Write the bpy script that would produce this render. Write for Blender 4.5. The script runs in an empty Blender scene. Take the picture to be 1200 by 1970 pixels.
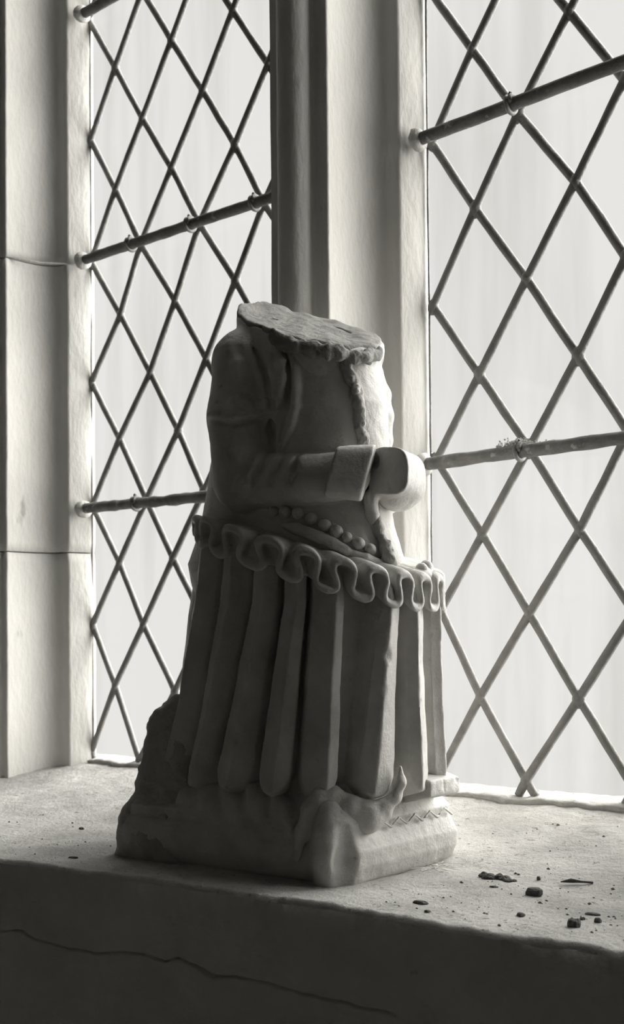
import bpy, math, random
import numpy as np
from mathutils import Vector, Matrix
random.seed(7); rng = np.random.default_rng(7)
C = bpy.context.scene.collection
ZO = 2.125                    # the sums below are in a frame whose zero is near the top of the lattice; ZO lifts it so that the floor is z = 0

# ---------------------------------------------------------------- camera
sc = bpy.context.scene
yaw, pitch, roll = math.radians(39.994), math.radians(1.2458), math.radians(-.4962)
F = Vector((-math.sin(yaw)*math.cos(pitch), math.cos(yaw)*math.cos(pitch), math.sin(pitch)))
r0 = Vector((math.cos(yaw), math.sin(yaw), 0)); u0 = r0.cross(F)
Rv = r0*math.cos(roll) + u0*math.sin(roll); Uv = u0*math.cos(roll) - r0*math.sin(roll)
cam_d = bpy.data.cameras.new('camera'); cam = bpy.data.objects.new('camera', cam_d); C.objects.link(cam)
M = Matrix((Rv, Uv, -F)).transposed().to_4x4(); M.translation = Vector((1.20403, -.98964, -.74146 + ZO)); cam.matrix_world = M
cam_d.sensor_fit = 'VERTICAL'; cam_d.sensor_height = 36; cam_d.lens = 2262.84/1970*36
cam_d.shift_y = 202.156/1970; cam_d.clip_start = .02
cam_d.dof.use_dof = True; cam_d.dof.focus_distance = .95; cam_d.dof.aperture_fstop = 16
sc.camera = cam

# ---------------------------------------------------------------- sky, sun, exposure
w = bpy.data.worlds.new('overcast_sky'); sc.world = w; w.use_nodes = True
bg = w.node_tree.nodes['Background']; bg.inputs['Color'].default_value = (1, .992, .965, 1); bg.inputs['Strength'].default_value = .84
sd = bpy.data.lights.new('hazy_sun', 'SUN'); sd.energy = 24.0; sd.angle = math.radians(120); sd.color = (1, .985, .95)
sun = bpy.data.objects.new('hazy_sun', sd); C.objects.link(sun)
sun.rotation_euler = Vector((-.72, -.44, -.60)).to_track_quat('-Z', 'Y').to_euler()
sc.view_settings.view_transform = 'Standard'; sc.view_settings.look = 'None'; sc.view_settings.gamma = 1; sc.view_settings.exposure = 0
sc.cycles.use_denoising = True
sc.cycles.max_bounces = 12; sc.cycles.diffuse_bounces = 8; sc.cycles.transparent_max_bounces = 24
sc.cycles.caustics_reflective = False; sc.cycles.caustics_refractive = False; sc.cycles.sample_clamp_indirect = 4

# ---------------------------------------------------------------- materials
def material(name, col, rough=.8, var=.25, scale=14, bump=.3, bscale=60, fine=.5, spots=None, metallic=0, stretch=(1, 1, 1), spec=.3):
    m = bpy.data.materials.new(name); m.use_nodes = True; nt = m.node_tree; N = nt.nodes; L = nt.links
    b = N['Principled BSDF']; b.inputs['Roughness'].default_value = rough; b.inputs['Metallic'].default_value = metallic
    b.inputs['Specular IOR Level'].default_value = spec
    tc = N.new('ShaderNodeNewGeometry'); mp = N.new('ShaderNodeMapping'); mp.inputs['Scale'].default_value = stretch
    L.new(tc.outputs['Position'], mp.inputs['Vector'])
    n1 = N.new('ShaderNodeTexNoise'); n1.inputs['Scale'].default_value = scale; n1.inputs['Detail'].default_value = 8; n1.inputs['Roughness'].default_value = .62
    L.new(mp.outputs[0], n1.inputs['Vector'])
    r = N.new('ShaderNodeValToRGB'); r.color_ramp.elements[0].position = .3; r.color_ramp.elements[1].position = .72
    dk = [c*(1 - var) for c in col]; lt = [min(1, c*(1 + var*.35)) for c in col]
    r.color_ramp.elements[0].color = (*dk, 1); r.color_ramp.elements[1].color = (*lt, 1)
    L.new(n1.outputs['Fac'], r.inputs[0]); out = r.outputs[0]
    if spots:
        sscale, thr, dark = spots
        n3 = N.new('ShaderNodeTexNoise'); n3.inputs['Scale'].default_value = sscale; n3.inputs['Detail'].default_value = 5
        L.new(mp.outputs[0], n3.inputs['Vector'])
        r3 = N.new('ShaderNodeValToRGB'); r3.color_ramp.elements[0].position = thr; r3.color_ramp.elements[1].position = thr + .07
        L.new(n3.outputs['Fac'], r3.inputs[0])
        mx = N.new('ShaderNodeMix'); mx.data_type = 'RGBA'; L.new(r3.outputs[0], mx.inputs[0]); L.new(out, mx.inputs[6])
        mx.inputs[7].default_value = (*[c*dark for c in col], 1); out = mx.outputs[2]
    L.new(out, b.inputs['Base Color'])
    n2 = N.new('ShaderNodeTexNoise'); n2.inputs['Scale'].default_value = bscale; n2.inputs['Detail'].default_value = 9; n2.inputs['Roughness'].default_value = fine
    L.new(mp.outputs[0], n2.inputs['Vector'])
    bp = N.new('ShaderNodeBump'); bp.inputs['Strength'].default_value = bump; bp.inputs['Distance'].default_value = .004
    L.new(n2.outputs['Fac'], bp.inputs['Height']); L.new(bp.outputs[0], b.inputs['Normal'])
    return m
W = lambda v: (v, v*.985, v*.945)
M_stone = material('limewashed_stone', W(.62), .9, .16, 9, .25, 160, spots=(30, .70, .6), stretch=(1, 1, .45))
M_sill = material('worn_sill_plaster', W(.80), .95, .42, 11, 1.0, 260, .75, spots=(170, .62, .5))
M_wall = material('grey_wall_plaster', W(.66), .95, .2, 8, .35, 120, spots=(55, .73, .55))
M_room = material('room_plaster', W(.5), .95, .2, 3, .1, 40)
M_floor = material('flagstone_floor', W(.45), .9, .3, 4, .2, 40)
M_marble = material('weathered_alabaster', W(.64), .5, .26, 26, .38, 190, .68, spots=(70, .70, .55), spec=.35)
M_break = material('broken_alabaster', W(.44), .85, .3, 40, .8, 240, .75, spots=(60, .66, .5))
M_rough = material('rough_alabaster', W(.56), .9, .3, 24, .8, 130, .7)
M_lead = material('oxidised_lead', W(.26), .6, .35, 40, .3, 220, metallic=.15)
M_iron = material('painted_iron', W(.24), .75, .45, 60, .6, 300, .7, spots=(90, .62, 1.7))
M_putty = material('lime_mortar', W(.66), .95, .3, 60, .8, 240, .7)
M_dust = material('grey_dust', W(.5), .95, .3, 80, .3, 300)
M_crumb = material('dark_crumb', W(.13), .95, .4, 120, .6, 400)
M_thread = material('cobweb_thread', W(.75), .8, .1, 50, 0, 50)
def glass_material():
    m = bpy.data.materials.new('old_window_glass'); m.use_nodes = True; nt = m.node_tree; N = nt.nodes; L = nt.links
    N.remove(N['Principled BSDF']); o = N['Material Output']
    tc = N.new('ShaderNodeNewGeometry'); mp = N.new('ShaderNodeMapping'); mp.inputs['Scale'].default_value = (1, 1, .12)
    L.new(tc.outputs['Position'], mp.inputs['Vector'])
    n = N.new('ShaderNodeTexNoise'); n.inputs['Scale'].default_value = 16; n.inputs['Detail'].default_value = 6; L.new(mp.outputs[0], n.inputs['Vector'])
    r = N.new('ShaderNodeValToRGB'); r.color_ramp.elements[0].position = .3; r.color_ramp.elements[1].position = .55
    r.color_ramp.elements[0].color = (.90, .895, .885, 1); r.color_ramp.elements[1].color = (.985, .985, .98, 1); L.new(n.outputs['Fac'], r.inputs[0])
    t = N.new('ShaderNodeBsdfTransparent'); L.new(r.outputs[0], t.inputs['Color'])
    g = N.new('ShaderNodeBsdfGlossy'); g.inputs['Roughness'].default_value = .05
    lw = N.new('ShaderNodeLayerWeight'); lw.inputs['Blend'].default_value = .5                # Schlick reflectance, the same from both sides
    pw = N.new('ShaderNodeMath'); pw.operation = 'POWER'; pw.inputs[1].default_value = 5; L.new(lw.outputs['Facing'], pw.inputs[0])
    fr = N.new('ShaderNodeMath'); fr.operation = 'MULTIPLY_ADD'; fr.inputs[1].default_value = .5; fr.inputs[2].default_value = .012; L.new(pw.outputs[0], fr.inputs[0])
    mx = N.new('ShaderNodeMixShader'); L.new(fr.outputs[0], mx.inputs[0]); L.new(t.outputs[0], mx.inputs[1]); L.new(g.outputs[0], mx.inputs[2])
    L.new(mx.outputs[0], o.inputs['Surface']); return m
M_glass = glass_material()

# ---------------------------------------------------------------- helpers
def tag(o, label=None, cat=None, group=None, kind=None):
    for k, v in (('label', label), ('category', cat), ('group', group), ('kind', kind)):
        if v: o[k] = v
    return o
def empty(name, loc, parent=None):
    o = bpy.data.objects.new(name, None); C.objects.link(o); o.location = loc; o.empty_display_size = .05
    if parent: o.parent = parent
    return o
def link(name, me, mat, parent=None, loc=None):
    o = bpy.data.objects.new(name, me); C.objects.link(o)
    if mat and not len(me.materials): me.materials.append(mat)
    if parent: o.parent = parent
    if loc is not None: o.location = loc
    return o
def raw_mesh(name, V, Q, origin, smooth=True):
    """fast numpy mesh: V in the ZO-less frame, origin in world"""
    V = np.asarray(V, np.float64) + np.array([0, 0, ZO]) - np.array(origin); Q = np.asarray(Q, np.int32)
    me = bpy.data.meshes.new(name); k = Q.shape[1]
    me.vertices.add(len(V)); me.vertices.foreach_set('co', V.astype(np.float32).ravel())
    me.loops.add(Q.size); me.loops.foreach_set('vertex_index', Q.ravel())
    me.polygons.add(len(Q)); me.polygons.foreach_set('loop_start', np.arange(0, Q.size, k, dtype=np.int32))
    me.polygons.foreach_set('loop_total', np.full(len(Q), k, np.int32))
    me.polygons.foreach_set('use_smooth', np.full(len(Q), smooth, bool))
    me.update(calc_edges=True); me.validate(); return me
_lat = rng.random((64, 64, 64)).astype(np.float32)
def noise3(P, scale, octaves=3, rough=.5):
    """value noise in -1..1 at points P"""
    out = np.zeros(len(P)); amp = 1; tot = 0
    for o in range(octaves):
        p = np.asarray(P)*scale*2**o + 17.3*o; i = np.floor(p).astype(int); f = p - i; f = f*f*(3 - 2*f); v = 0
        for dx in (0, 1):
            for dy in (0, 1):
                for dz in (0, 1):
                    wgt = np.where(dx, f[:, 0], 1 - f[:, 0])*np.where(dy, f[:, 1], 1 - f[:, 1])*np.where(dz, f[:, 2], 1 - f[:, 2])
                    v = v + wgt*_lat[(i[:, 0] + dx) % 64, (i[:, 1] + dy) % 64, (i[:, 2] + dz) % 64]
        out += amp*(v*2 - 1); tot += amp; amp *= rough
    return out/tot
def normals_of(V, Q):
    n = np.cross(V[Q[:, 2]] - V[Q[:, 0]], V[Q[:, 3 % Q.shape[1]]] - V[Q[:, 1]]); N = np.zeros_like(V)
    for i in range(Q.shape[1]): np.add.at(N, Q[:, i], n)
    return N/np.maximum(np.linalg.norm(N, axis=1, keepdims=True), 1e-12)
def carve(V, Q, amp, scale, octaves=4):
    return V + normals_of(V, Q)*(noise3(V, scale, octaves)*amp)[:, None]
def grid_quads(nu, nv, wrap=False):
    i, j = np.meshgrid(np.arange(nu if wrap else nu - 1), np.arange(nv - 1), indexing='ij'); i2 = (i + 1) % nu
    return np.stack([i*nv + j, i2*nv + j, i2*nv + j + 1, i*nv + j + 1], -1).reshape(-1, 4)
def tube_mesh(pts, rads, sides=10, flat=1.0, up=(0, 1, 0), caps=True):
    pts = np.asarray(pts, float); n = len(pts)
    rads = np.full(n, rads) if np.isscalar(rads) else np.asarray(rads)
    T = np.gradient(pts, axis=0); T /= np.linalg.norm(T, axis=1, keepdims=True) + 1e-12
    U = np.cross(T, np.array(up, float)); U /= np.linalg.norm(U, axis=1, keepdims=True) + 1e-12; B = np.cross(T, U)
    a = np.arange(sides)*2*math.pi/sides
    V = pts[:, None] + rads[:, None, None]*(np.cos(a)[None, :, None]*U[:, None] + flat*np.sin(a)[None, :, None]*B[:, None])
    V = V.reshape(-1, 3); i, j = np.meshgrid(np.arange(n - 1), np.arange(sides), indexing='ij'); j2 = (j + 1) % sides
    Q = np.stack([i*sides + j, i*sides + j2, (i + 1)*sides + j2, (i + 1)*sides + j], -1).reshape(-1, 4)
    if caps:
        V = np.concatenate([V, pts[:1], pts[-1:]]); c0, c1 = n*sides, n*sides + 1
        k = np.arange(0, sides, 2); e = (k + 1) % sides; e2 = (k + 2) % sides
        Q = np.concatenate([Q, np.stack([np.full_like(k, c0), e2, e, k], -1), np.stack([np.full_like(k, c1), (n - 1)*sides + k, (n - 1)*sides + e, (n - 1)*sides + e2], -1)])
    return V, Q
# ---------------------------------------------------------------- carving in stone: signed distance fields and a surface-nets mesher
F4 = np.float32
def smin(a, b, k):
    h = np.clip(.5 + .5*(b - a)/k, 0, 1)
    return b + (a - b)*h - k*h*(1 - h)
def smax(a, b, k): return -smin(-a, -b, k)
def lerp_table(z, tab):
    """tab rows: z, values ... sorted by z ascending; smooth interpolation of each column"""
    t = np.array(tab, dtype=np.float64)
    return [np.interp(z, t[:, 0], t[:, i]).astype(F4) for i in range(1, t.shape[1])]
def ellipsoid(X, Y, Z, c, r):
    q = np.sqrt(((X - c[0])/r[0])**2 + ((Y - c[1])/r[1])**2 + ((Z - c[2])/r[2])**2)
    return (q - 1)*min(r)
def cone_seg(X, Y, Z, a, b, ra, rb):
    ab = np.subtract(b, a); L = float(ab @ ab) + 1e-12
    t = np.clip(((X - a[0])*ab[0] + (Y - a[1])*ab[1] + (Z - a[2])*ab[2])/L, 0, 1)
    return np.sqrt((X - a[0] - t*ab[0])**2 + (Y - a[1] - t*ab[1])**2 + (Z - a[2] - t*ab[2])**2) - (ra + (rb - ra)*t)
class Field:
    """a block of stone sampled on a grid"""
    def __init__(self, lo, hi, h):
        self.h = h
        self.ax = [np.arange(lo[i], hi[i] + h, h, dtype=F4) for i in range(3)]
        self.f = np.full([len(a) for a in self.ax], .05, F4)
    def grid(self, lo=None, hi=None):
        s = []
        for i, a in enumerate(self.ax):
            j0 = 0 if lo is None else int(np.searchsorted(a, lo[i])); j1 = len(a) if hi is None else int(np.searchsorted(a, hi[i]))
            s.append(slice(max(0, j0), max(j0 + 1, j1)))
        return tuple(s), (self.ax[0][s[0]][:, None, None], self.ax[1][s[1]][None, :, None], self.ax[2][s[2]][None, None, :])
    def put(self, fn, k=.004, lo=None, hi=None, cut=False):
        s, (X, Y, Z) = self.grid(lo, hi)
        d = fn(X, Y, Z).astype(F4)
        self.f[s] = smax(self.f[s], -d, k) if cut else smin(self.f[s], d, k)
    def tube(self, pts, radii, k=.004, cut=False):
        if np.isscalar(radii): radii = [radii]*len(pts)
        for a, b, ra, rb in zip(pts[:-1], pts[1:], radii[:-1], radii[1:]):
            m = max(ra, rb) + k*1.5 + .004
            lo = [min(a[i], b[i]) - m for i in range(3)]; hi = [max(a[i], b[i]) + m for i in range(3)]
            self.put(lambda X, Y, Z: cone_seg(X, Y, Z, a, b, ra, rb), k, lo, hi, cut)
    def ball(self, c, r, k=.003, cut=False):
        rr = (r, r, r) if np.isscalar(r) else r; m = max(rr) + k*1.5 + .003
        self.put(lambda X, Y, Z: ellipsoid(X, Y, Z, c, rr), k, [q - m for q in c], [q + m for q in c], cut)
    def mesh(self):
        f = self.f; h = self.h
        f[0] = f[-1] = .01; f[:, 0] = f[:, -1] = .01; f[:, :, 0] = f[:, :, -1] = .01
        s = f < 0
        n = np.zeros([d - 1 for d in f.shape], np.uint8)
        C = [(i, j, k) for i in (0, 1) for j in (0, 1) for k in (0, 1)]
        for i, j, k in C: n += s[i:f.shape[0] - 1 + i, j:f.shape[1] - 1 + j, k:f.shape[2] - 1 + k]
        m = (n > 0) & (n < 8)
        I = np.argwhere(m); idx = np.full(m.shape, -1, np.int32); idx[m] = np.arange(len(I))
        val = {c: f[I[:, 0] + c[0], I[:, 1] + c[1], I[:, 2] + c[2]].astype(np.float64) for c in C}
        acc = np.zeros((len(I), 3)); cnt = np.zeros(len(I))
        for c in C:
            for a in range(3):
                if c[a]: continue
                e = list(c); e[a] = 1; e = tuple(e)
                va, vb = val[c], val[e]; x = (va < 0) != (vb < 0)
                t = np.where(x, va/np.where(x, va - vb, 1), 0)
                p = np.array(c, float)[None]*np.ones((len(I), 1)); p[:, a] += t
                acc += p*x[:, None]; cnt += x
        V = (I + acc/cnt[:, None])*h + np.array([float(a[0]) for a in self.ax])
        Q = []
        for a in range(3):
            b, c = (a + 1) % 3, (a + 2) % 3
            sl0 = [slice(None)]*3; sl1 = [slice(None)]*3; sl0[a] = slice(0, -1); sl1[a] = slice(1, None)
            e = np.argwhere(s[tuple(sl0)] != s[tuple(sl1)])
            e = e[(e[:, b] > 0) & (e[:, c] > 0) & (e[:, b] < f.shape[b] - 1) & (e[:, c] < f.shape[c] - 1)]
            def cell(db, dc):
                q = e.copy(); q[:, b] -= db; q[:, c] -= dc
                return idx[q[:, 0], q[:, 1], q[:, 2]]
            q = np.stack([cell(1, 1), cell(0, 1), cell(0, 0), cell(1, 0)], 1)
            inside = s[e[:, 0], e[:, 1], e[:, 2]]
            q[~inside] = q[~inside][:, ::-1]
            Q.append(q)
        return V, np.concatenate(Q)
# ================================================================ THE SETTING
TOP = .62           # window head (above the picture)
WIN_W = .3655       # width of each light at the glass
RX = .530           # left glass edge of the right light
XM = .4447          # centre of the mullion
GB = -.889          # bottom of the glass
SILL = -.925; FLOOR = -ZO
def sill_edge(x): return np.interp(x, [-.4, .357, .477, .647, .888, 1.5], [-.43, -.3835, -.368, -.352, -.343, -.335])

# ---- stone profiles (plan view, run from the glass to the nose), extruded upwards
def right_hand_profile():
    """mullion half that faces right: reveal, arris, cavetto, fillet, roll; x measured from the mullion centre, y towards the room"""
    P = [(.015, .050), (.0850, .004), (.0850, 0), (.0838, -.004), (.0757, -.0285), (.0745, -.0305), (.0728, -.0312)]
    a0, b0 = (.0728, -.0312), (.038, -.097)
    for t in np.linspace(0, 1, 15)[1:]:                      # hollow: leaves the arris facing the room, ends facing sideways
        th = t*math.pi/2
        P.append((b0[0] + (a0[0] - b0[0])*(1 - math.sin(th)**.78), a0[1] + (b0[1] - a0[1])*(1 - max(0, math.cos(th))**.78)))
    P += [(.038, -.0985), (.0368, -.1), (.024, -.1)]
    for t in np.linspace(math.radians(8), math.pi/2, 12): P.append((.021*math.cos(t), -.1 - .021*math.sin(t)))
    return P
HALF = right_hand_profile()
def extrude(profile, z0, z1, closed, amp=.0006, dz=.012, seed=0):
    prof = np.array(profile); nz = max(2, int((z1 - z0)/dz) + 1); z = np.linspace(z0, z1, nz); n = len(prof)
    V = np.stack([np.repeat(prof[:, 0], nz), np.repeat(prof[:, 1], nz), np.tile(z, n)], 1)
    Q = grid_quads(n, nz, wrap=closed)
    off = noise3(V + seed*3.1, 22, 4); off2 = noise3(V + 9 + seed*2.3, 22, 4)
    V[:, 0] += amp*off; V[:, 1] += amp*off2
    return V, Q
def stone_run(name, profile, blocks, parent, closed, amp, ox, mat=M_stone):
    """blocks: (z0, z1) of each stone; each a part with a recessed joint between"""
    for k, (z0, z1) in enumerate(blocks):
        n = len(profile); V, Q = extrude(profile, z0 + .0008, z1 - .0008, closed, amp, seed=k)
        c = np.array(profile).mean(0)
        for zz in (z0, z1):                                   # ease the arrises at the joint
            e = np.abs(V[:, 2] - zz) < .003; V[e, 0] = c[0] + (V[e, 0] - c[0])*.985; V[e, 1] = c[1] + (V[e, 1] - c[1])*.985
        nz = len(V)//n
        me = raw_mesh(name, V, Q, (ox, 0, ZO))
        if closed:                                            # cap the ends
            import bmesh
            bm = bmesh.new(); bm.from_mesh(me); bm.verts.ensure_lookup_table()
            bm.faces.new([bm.verts[i*nz] for i in range(n)]); bm.faces.new([bm.verts[i*nz + nz - 1] for i in reversed(range(n))])
            bmesh.ops.recalc_face_normals(bm, faces=bm.faces); bm.to_mesh(me); bm.free()
            for p in me.polygons: p.use_smooth = len(p.vertices) == 4
        link(name, me, mat, parent)
def shift(P, ox, mirror=False): return [((-x if mirror else x) + ox, y) for x, y in P]

mull = empty('mullion', (XM, 0, ZO)); tag(mull, 'moulded pale stone mullion between the two lattice lights, behind the statue', 'mullion', kind='structure')
full = shift(HALF, XM) + shift(HALF[::-1], XM, True)[1:]
stone_run('stone', full, [(-.96, TOP + .02)], mull, True, .0005, XM)

JX = .002 - .085                                             # the left jamb repeats the right half of the mullion
jl = empty('window_jamb', (JX, 0, ZO)); tag(jl, 'hollow moulded stone jamb left of the left lattice light', 'jamb', kind='structure')
jprof = [p for p in HALF if p[1] > -.0998 or p[0] > .03][:-0 or None]
jprof = [p for p in jprof if not (p[1] < -.1001)] + [(.031, -.1), (.029, -.102), (-.10, -.40), (-.42, -.40), (-.42, .05)]
jz = [(-.96, -.6226), (-.6226, -.2480), (-.2480, .32), (.32, TOP + .02)]
stone_run('stone', shift(jprof, JX), jz, jl, True, .0007, JX)
XM2 = RX + WIN_W + .085; RX3 = XM2 + .085                     # mullion and third light, unseen, added at the right to brighten the statue's front
mull2 = empty('mullion', (XM2, 0, ZO)); tag(mull2, 'unseen moulded stone mullion added between the right lattice light and the third', 'mullion', kind='structure')
stone_run('stone', shift(HALF, XM2) + shift(HALF[::-1], XM2, True)[1:], [(-.96, TOP + .02)], mull2, True, .0005, XM2)
JR = RX3 + WIN_W + .085
jr = empty('window_jamb', (JR, 0, ZO)); tag(jr, 'hollow moulded stone jamb right of the right lattice light', 'jamb', kind='structure')
stone_run('stone', shift(jprof, JR, True), jz, jr, True, .0007, JR)
# iron-stained mortar ledge at the left jamb's joint beside the saddle bar
V, Q = tube_mesh([(JX + .034, -.099, -.2480), (JX + .045, -.080, -.2480), (JX + .052, -.056, -.2480), (JX + .0715, -.033, -.2480), (JX + .083, -.006, -.2480)], [.0012, .0014, .0014, .0016, .0014], 8, up=(0, 0, 1))
V = carve(V, Q, .0008, 140)
link('mortar_joint', raw_mesh('mortar_joint', V, Q, (JX, 0, ZO)), M_putty, jl)

# ---- sill: slope from the glass, flat ledge, ragged front edge
xs = np.concatenate([np.linspace(-.46, -.06, 24)[:-1], np.linspace(-.06, 1.0, 420), np.linspace(1.0, 1.9, 40)[1:]])
ts = np.concatenate([np.linspace(0, .62, 120)[:-1], np.linspace(.62, .97, 110)[:-1], np.linspace(.97, 1, 24)])
def sill_surface(X, Yv):
    crease = -.20 + .03*noise3(np.stack([X, X*0, X*0], 1), 7, 2)
    s = np.clip(-Yv/(-crease), -.2, 1)
    z = GB - .003 + (SILL - GB + .003)*np.where(s < 1, s*1.03 - .03*s**6, 1)
    z = np.where(s >= 1, SILL, z)
    P = np.stack([X, Yv, X*0], 1)
    slope = np.clip(1.2 - s, .25, 1)
    return z + .0022*noise3(P, 16, 4) + slope*.0012*noise3(P, 90, 4) + .0006*noise3(P, 260, 2)
X, T = np.meshgrid(xs, ts, indexing='ij'); X = X.ravel(); T = T.ravel()
E0 = sill_edge(X)
chip = noise3(np.stack([X, X*0, X*0 + 2], 1), 26, 5, .65)
E0 = E0 + .0042*chip + .0036*noise3(np.stack([X, X*0, X*0 + 4], 1), 110, 4, .7)
Yv = .03 + (E0 - .03)*T
Zs = sill_surface(X, Yv)
rim = np.clip((T - .988)/.012, 0, 1); Zs = Zs - .004*rim**2.4*(1 + .6*chip)
top_n = len(xs); V = np.stack([X, Yv, Zs], 1)
sill = link('window_sill', raw_mesh('window_sill', V, grid_quads(top_n, len(ts))[:, ::-1], (.5, -.2, SILL + ZO)), M_sill, None, (.5, -.2, SILL + ZO))
tag(sill, 'worn pale plastered window sill with a ragged front edge under the statue', 'sill', kind='structure')

# ---- cracked mortar fillet along the foot of the glass
for xa, xb in ((.004, WIN_W - .004), (RX + .004, RX + WIN_W - .004), (RX3 + .004, RX3 + WIN_W - .004)):
    n = 150; xx = np.linspace(xa, xb, n); nz1 = noise3(np.stack([xx, xx*0, xx*0 + 11], 1), 45, 4, .6); nz2 = noise3(np.stack([xx, xx*0, xx*0 + 15], 1), 90, 3, .6)
    yf = -.0115 - .006*nz1; rows = []
    for dy, dz in ((0, .0005), (.0, .0034), (.35, .0042), (.8, .0040)):
        yy = yf*(1 - dy) + .002*dy; rows.append(np.stack([xx, yy - (.0012 if dz > .003 and dy == 0 else 0), sill_surface(xx, yy) + dz*(1 + .5*nz2) - (.0012 if dz < .001 else 0)], 1))
    V = np.stack(rows, 1).reshape(-1, 3); me = raw_mesh('mortar_fillet', V, grid_quads(n, 4)[:, ::-1], (.5, -.2, SILL + ZO)); link('mortar_fillet', me, M_putty, sill)

# ---- wall below the sill, with its long crack
fz = np.concatenate([np.linspace(0, .04, 24)[:-1], np.linspace(.04, .085, 70)[:-1], np.linspace(.085, .34, 40)[:-1], np.linspace(.34, 1.2, 8)])
CRACK = np.array([(.20, -.995), (.3461, -.9867), (.3718, -.9815), (.3896, -.9877), (.4241, -.9901), (.4603, -.9894), (.5010, -.9837), (.5312, -.9850), (.5440, -.9809), (.5626, -.9849), (.5790, -.9899), (.5979, -.9873), (.6289, -.9875), (.6585, -.9894), (.6914, -.9887), (.80, -.990)])
fx = np.concatenate([np.linspace(-1.6, .18, 40)[:-1], np.linspace(.18, 1.0, 560), np.linspace(1.0, 3.2, 40)[1:]])
e0 = sill_edge(fx); 
chip1 = noise3(np.stack([fx, fx*0, fx*0 + 2], 1), 26, 5, .65); e1 = e0 + .0042*chip1 + .0036*noise3(np.stack([fx, fx*0, fx*0 + 4], 1), 110, 4, .7)
ztop = sill_surface(fx, e1) - .004*(1 + .6*chip1) 
FX, FZ = np.meshgrid(fx, fz, indexing='ij'); nzf = len(fz)
ZZ = np.repeat(ztop, nzf).reshape(FX.shape); depth = FZ
ZZ = np.where(FZ < .2, ZZ*(1 - FZ/.2) + (SILL)*(FZ/.2), SILL) - FZ
YY = np.repeat(e1, nzf).reshape(FX.shape)*np.exp(-FZ/.01) + (np.repeat(e0, nzf).reshape(FX.shape) - .004)*(1 - np.exp(-FZ/.01))
P = np.stack([FX.ravel(), YY.ravel(), ZZ.ravel()], 1)
YY = P[:, 1] + .0015*noise3(P, 30, 4)*np.clip(FZ.ravel()/.01, 0, 1)
cz = np.interp(P[:, 0], CRACK[:, 0], CRACK[:, 1]) + .0012*noise3(np.stack([P[:, 0], P[:, 0]*0, P[:, 0]*0 + 7], 1), 130, 3, .6)
wd = .0007 + .0009*np.exp(-((P[:, 0] - .57)/.012)**2)
YY = YY + .0045*np.exp(-((P[:, 2] - cz)/wd)**2)*(P[:, 0] > .25)*(P[:, 0] < .74)
P[:, 1] = YY
wf = link('wall_window', raw_mesh('wall_window', P, grid_quads(len(fx), nzf)[:, ::-1], (.5, -.35, 0)), M_wall, None, (.5, -.35, 0))
tag(wf, 'dark grey plaster wall with a long crack under the sill', 'wall', kind='structure')

# ---- the rest of the room, out of the picture: it keeps the daylight out except through the windows
def slab(name, lo, hi, mat, label, cat):
    V = [(x, y, z) for x in (lo[0], hi[0]) for y in (lo[1], hi[1]) for z in (lo[2], hi[2])]
    Qs = [(0, 1, 3, 2), (4, 6, 7, 5), (0, 4, 5, 1), (2, 3, 7, 6), (0, 2, 6, 4), (1, 5, 7, 3)]
    o = link(name, raw_mesh(name, np.array(V) - np.array([0, 0, ZO]), Qs, lo, False), mat, None, lo)
    return tag(o, label, cat, kind='structure')
X0, X1, Y0 = -1.6, 3.2, -4.2; CZ = 3.3
slab('floor', (X0 - .2, Y0 - .2, -.15), (X1 + .2, .05, 0), M_floor, 'stone floor of the room below the window', 'floor')
slab('ceiling', (X0 - .2, Y0 - .2, CZ), (X1 + .2, .05, CZ + .15), M_room, 'plain plaster ceiling above the window', 'ceiling')
slab('wall_left', (X0 - .2, Y0, 0), (X0, .05, CZ), M_room, 'plaster wall left of the window recess', 'wall')
slab('wall_right', (X1, Y0, 0), (X1 + .2, .05, CZ), M_room, 'plaster wall right of the window recess', 'wall')
slab('wall_back', (X0, Y0 - .2, 0), (X1, Y0, CZ), M_room, 'plaster wall behind the camera, opposite the window', 'wall')
slab('wall_window_left', (X0, -.40, ZO - .97), (-.20 + 0*JX, -.02, CZ), M_room, 'plaster window wall left of the recess', 'wall')
slab('wall_window_right', (JR + .12, -.40, ZO - .97), (X1, -.02, CZ), M_room, 'plaster window wall right of the recess', 'wall')
slab('wall_window_head', (-.20, -.40, ZO + TOP), (JR + .12, .05, CZ), M_room, 'plaster window wall above the lattice lights', 'wall')
slab('trim_1', (X0, -.30, .05), (X1, .05, ZO - .965), M_room, 'masonry core of the window wall under the sill', 'wall')

# ---- leaded lights
PITCH = .05221; HH = .08
def lattice(nodes_seen, x0, z0, x_lo, x_hi, parity):
    """node positions: regular, moved to where the photograph shows them"""
    def node(i, k):
        if (i, k) in nodes_seen: return nodes_seen[(i, k)]
        jx, jz = noise3(np.array([[i*1.37 + x0*9, k*1.91, 3.3]]), .9, 1)[0], noise3(np.array([[i*1.77, k*1.31 + x0*9, 8.1]]), .9, 1)[0]
        return (x0 + i*PITCH + .002*jx, z0 - k*HH + .002*jz)
    return node
def clip_poly(P, lo, hi):
    for ax, lim, sgn in ((0, lo[0], 1), (0, hi[0], -1), (1, lo[1], 1), (1, hi[1], -1)):
        out = []
        for a, b in zip(P, P[1:] + P[:1]):
            ia, ib = (a[ax] - lim)*sgn >= 0, (b[ax] - lim)*sgn >= 0
            if ia: out.append(a)
            if ia != ib:
                t = (lim - a[ax])/(b[ax] - a[ax]); out.append((a[0] + t*(b[0] - a[0]), a[1] + t*(b[1] - a[1])))
        P = out
        if len(P) < 3: return []
    return P
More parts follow.
